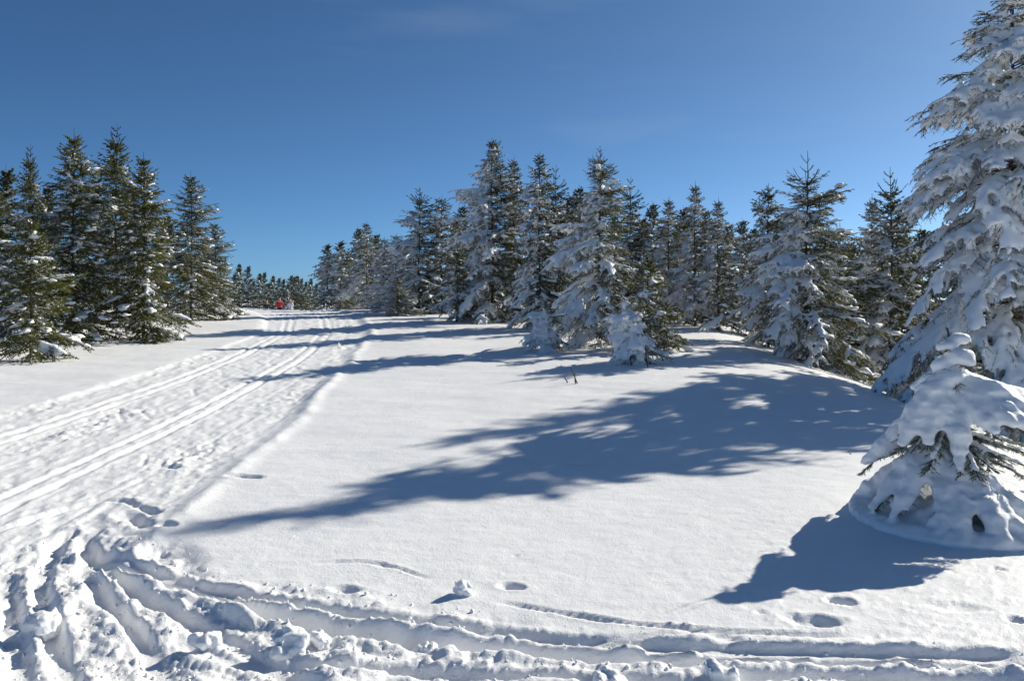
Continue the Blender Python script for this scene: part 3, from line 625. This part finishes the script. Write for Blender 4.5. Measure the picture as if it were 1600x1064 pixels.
clod(950, 1052, 26, 'wide rounded snow clod at the bottom edge left of the middle', (1.5, .8, .8), 5)
clod(1130, 1050, 24, 'round snow clod at the bottom edge, right of the middle', (1, .8, 1), 6)
clod(1470, 1033, 20, 'snow clod on the trench rim near the lower right corner', (1.2, .8, 1), 7)
clod(848, 1015, 13, 'small snow clod sitting on the rim of the trench below the lone upright one', (1, 1, 1), 8)
clod(60, 985, 26, 'lumpy snow clod between the leftmost tracks', (1.2, 1, .9), 12)
clod(320, 1000, 22, 'snow clod between the two middle tracks at lower left', (1.2, 1, .8), 13)
# crumbs too many to count
rng = np.random.default_rng(33); C = []; S = []
while len(C) < 900:
    px = rng.uniform(-40, 1640); py = rng.uniform(830, 1075); x, y = (px - CX) / F * 2633 / (py - 408), 2633 / (py - 408)
    cb = np.interp(x, CB[:, 0], CB[:, 1])
    if y > cb + .05 or (x > 0 and rng.random() < .5): continue
    C.append((x, y)); S.append(.003 + .010 * rng.random() ** 3)
C = np.array(C); S = np.array(S); Z = ground_full(C[:, 0].copy(), C[:, 1].copy())
V = ICO_V[None] * S[:, None, None] * rng.uniform(.45, 1.5, (len(S), 12, 1)) + np.stack([C[:, 0], C[:, 1], Z + S * .4], 1)[:, None]
cr = link('snow_crumbs', mesh_np('snow_crumbs', V.reshape(-1, 3), (ICO_F[None] + 12 * np.arange(len(S))[:, None, None]).reshape(-1, 3)), M_TSNOW)
tag(cr, 'loose snow crumbs strewn over the trodden foreground', 'snow', None, 'stuff')

# ------------------------------------------------------------------ skiers beyond the crest
def plain(name, c, r=.7):
    m = bpy.data.materials.new(name); t, b = nodes(m); n = t.nodes.new('ShaderNodeTexNoise'); n.inputs['Scale'].default_value = 12
    cr = t.nodes.new('ShaderNodeValToRGB'); cr.color_ramp.elements[0].color = (*[q * .8 for q in c], 1); cr.color_ramp.elements[1].color = (*[min(1, q * 1.15) for q in c], 1)
    t.links.new(n.outputs['Fac'], cr.inputs[0]); t.links.new(cr.outputs[0], b.inputs['Base Color']); b.inputs['Roughness'].default_value = r
    return m
M_SKIN = plain('skin', (.55, .34, .26)); M_DARK = plain('dark_cloth', (.02, .022, .03)); M_RED = plain('red_cloth', (.42, .015, .03)); M_WHITE = plain('white_cloth', (.72, .70, .78)); M_POLE = plain('ski_gear', (.08, .08, .09), .4)
def skin(name, joints, edges, mat, parent, sub=1):
    me = bpy.data.meshes.new(name); me.from_pydata([j[:3] for j in joints], edges, [])
    o = bpy.data.objects.new(name, me); COL.objects.link(o)
    o.modifiers.new('k', 'SKIN'); s = o.modifiers.new('s', 'SUBSURF'); s.levels = s.render_levels = sub
    for v, j in zip(me.skin_vertices[0].data, joints): v.radius = (j[3], j[3] * (j[4] if len(j) > 4 else 1))
    me.skin_vertices[0].data[0].use_root = True
    dg = bpy.context.evaluated_depsgraph_get(); dg.update(); out = bpy.data.meshes.new_from_object(o.evaluated_get(dg)); bpy.data.objects.remove(o)
    out.polygons.foreach_set('use_smooth', np.ones(len(out.polygons), dtype=bool)); out.name = name
    return link(name, out, mat, parent)
def skier(px, d, jacket, trousers, hat, label, rot):
    x = (px - CX) / F * d; e = bpy.data.objects.new('person', None); COL.objects.link(e); e.location = (x, d, gz(x, d) + .02); e.rotation_euler = (0, 0, rot)
    tag(e, label, 'person', 'skiers beyond the crest of the run')
    J = [(0, 0, .95, .13), (0, .02, 1.2, .13), (0, .02, 1.42, .14), (0, .03, 1.52, .055), (0, .05, 1.66, .10), (0, .05, 1.74, .075),
         (.20, .02, 1.40, .06), (.27, .10, 1.14, .045), (.24, .34, 1.02, .035), (.24, .41, 1.03, .045), (-.20, .02, 1.40, .06), (-.27, -.02, 1.14, .045), (-.25, .20, 1.02, .035), (-.25, .27, 1.03, .045),
         (.10, 0, .88, .095), (.11, .10, .50, .065), (.11, .02, .10, .045), (.11, .16, .05, .04), (-.10, 0, .88, .095), (-.11, .02, .50, .065), (-.11, -.14, .12, .045), (-.11, 0, .05, .04)]
    E = [(0, 1), (1, 2), (2, 3), (3, 4), (4, 5), (2, 6), (6, 7), (7, 8), (8, 9), (2, 10), (10, 11), (11, 12), (12, 13), (0, 14), (14, 15), (15, 16), (16, 17), (0, 18), (18, 19), (19, 20), (20, 21)]
    skin('body', J, E, M_SKIN, e)
    f = lambda i, s=1.28: (*J[i][:3], J[i][3] * s)
    skin('jacket', [f(1), f(0), f(2), f(6), f(7), f(8), f(10), f(11), f(12), (0, .03, 1.50, .085)], [(1, 0), (0, 2), (2, 3), (3, 4), (4, 5), (2, 6), (6, 7), (7, 8), (2, 9)], jacket, e)
    skin('trousers', [(0, 0, .97, .16), f(14, 1.25), f(15, 1.3), f(16, 1.4), f(18, 1.25), f(19, 1.3), f(20, 1.4)], [(0, 1), (1, 2), (2, 3), (0, 4), (4, 5), (5, 6)], trousers, e)
    skin('hat', [(0, .04, 1.70, .115), (0, .04, 1.78, .095), (0, .04, 1.83, .03)], [(0, 1), (1, 2)], hat, e)
    for s, y0 in ((.11, .1), (-.11, -.05)):
        P = np.array([[(s, y0 - .85, .015), (s, y0 + .75, .015), (s, y0 + .9, .05), (s, y0 + .98, .11)]]); V, Q = tube_rows(P, np.full((1, 4), .025), 4); link('ski', mesh_np('ski', V, Q), M_POLE, e)
    for a, b in (((.24, .41, 1.1), (.30, .10, 0)), ((-.25, .27, 1.1), (-.30, -.25, 0))):
        V, Q = tube_rows(np.array([[a, tuple((np.array(a) + b) / 2), b]]), np.full((1, 3), .009), 5); link('ski_pole', mesh_np('ski_pole', V, Q), M_POLE, e)
skier(437, 72, M_RED, M_DARK, M_RED, 'skier in a red jacket at the far end of the run', .3)
skier(454, 74, M_WHITE, M_WHITE, M_DARK, 'skier in pale clothing right of the one in red', 2.6)
skier(417, 76, M_DARK, M_DARK, M_DARK, 'skier in dark clothing left of the one in red', .2)
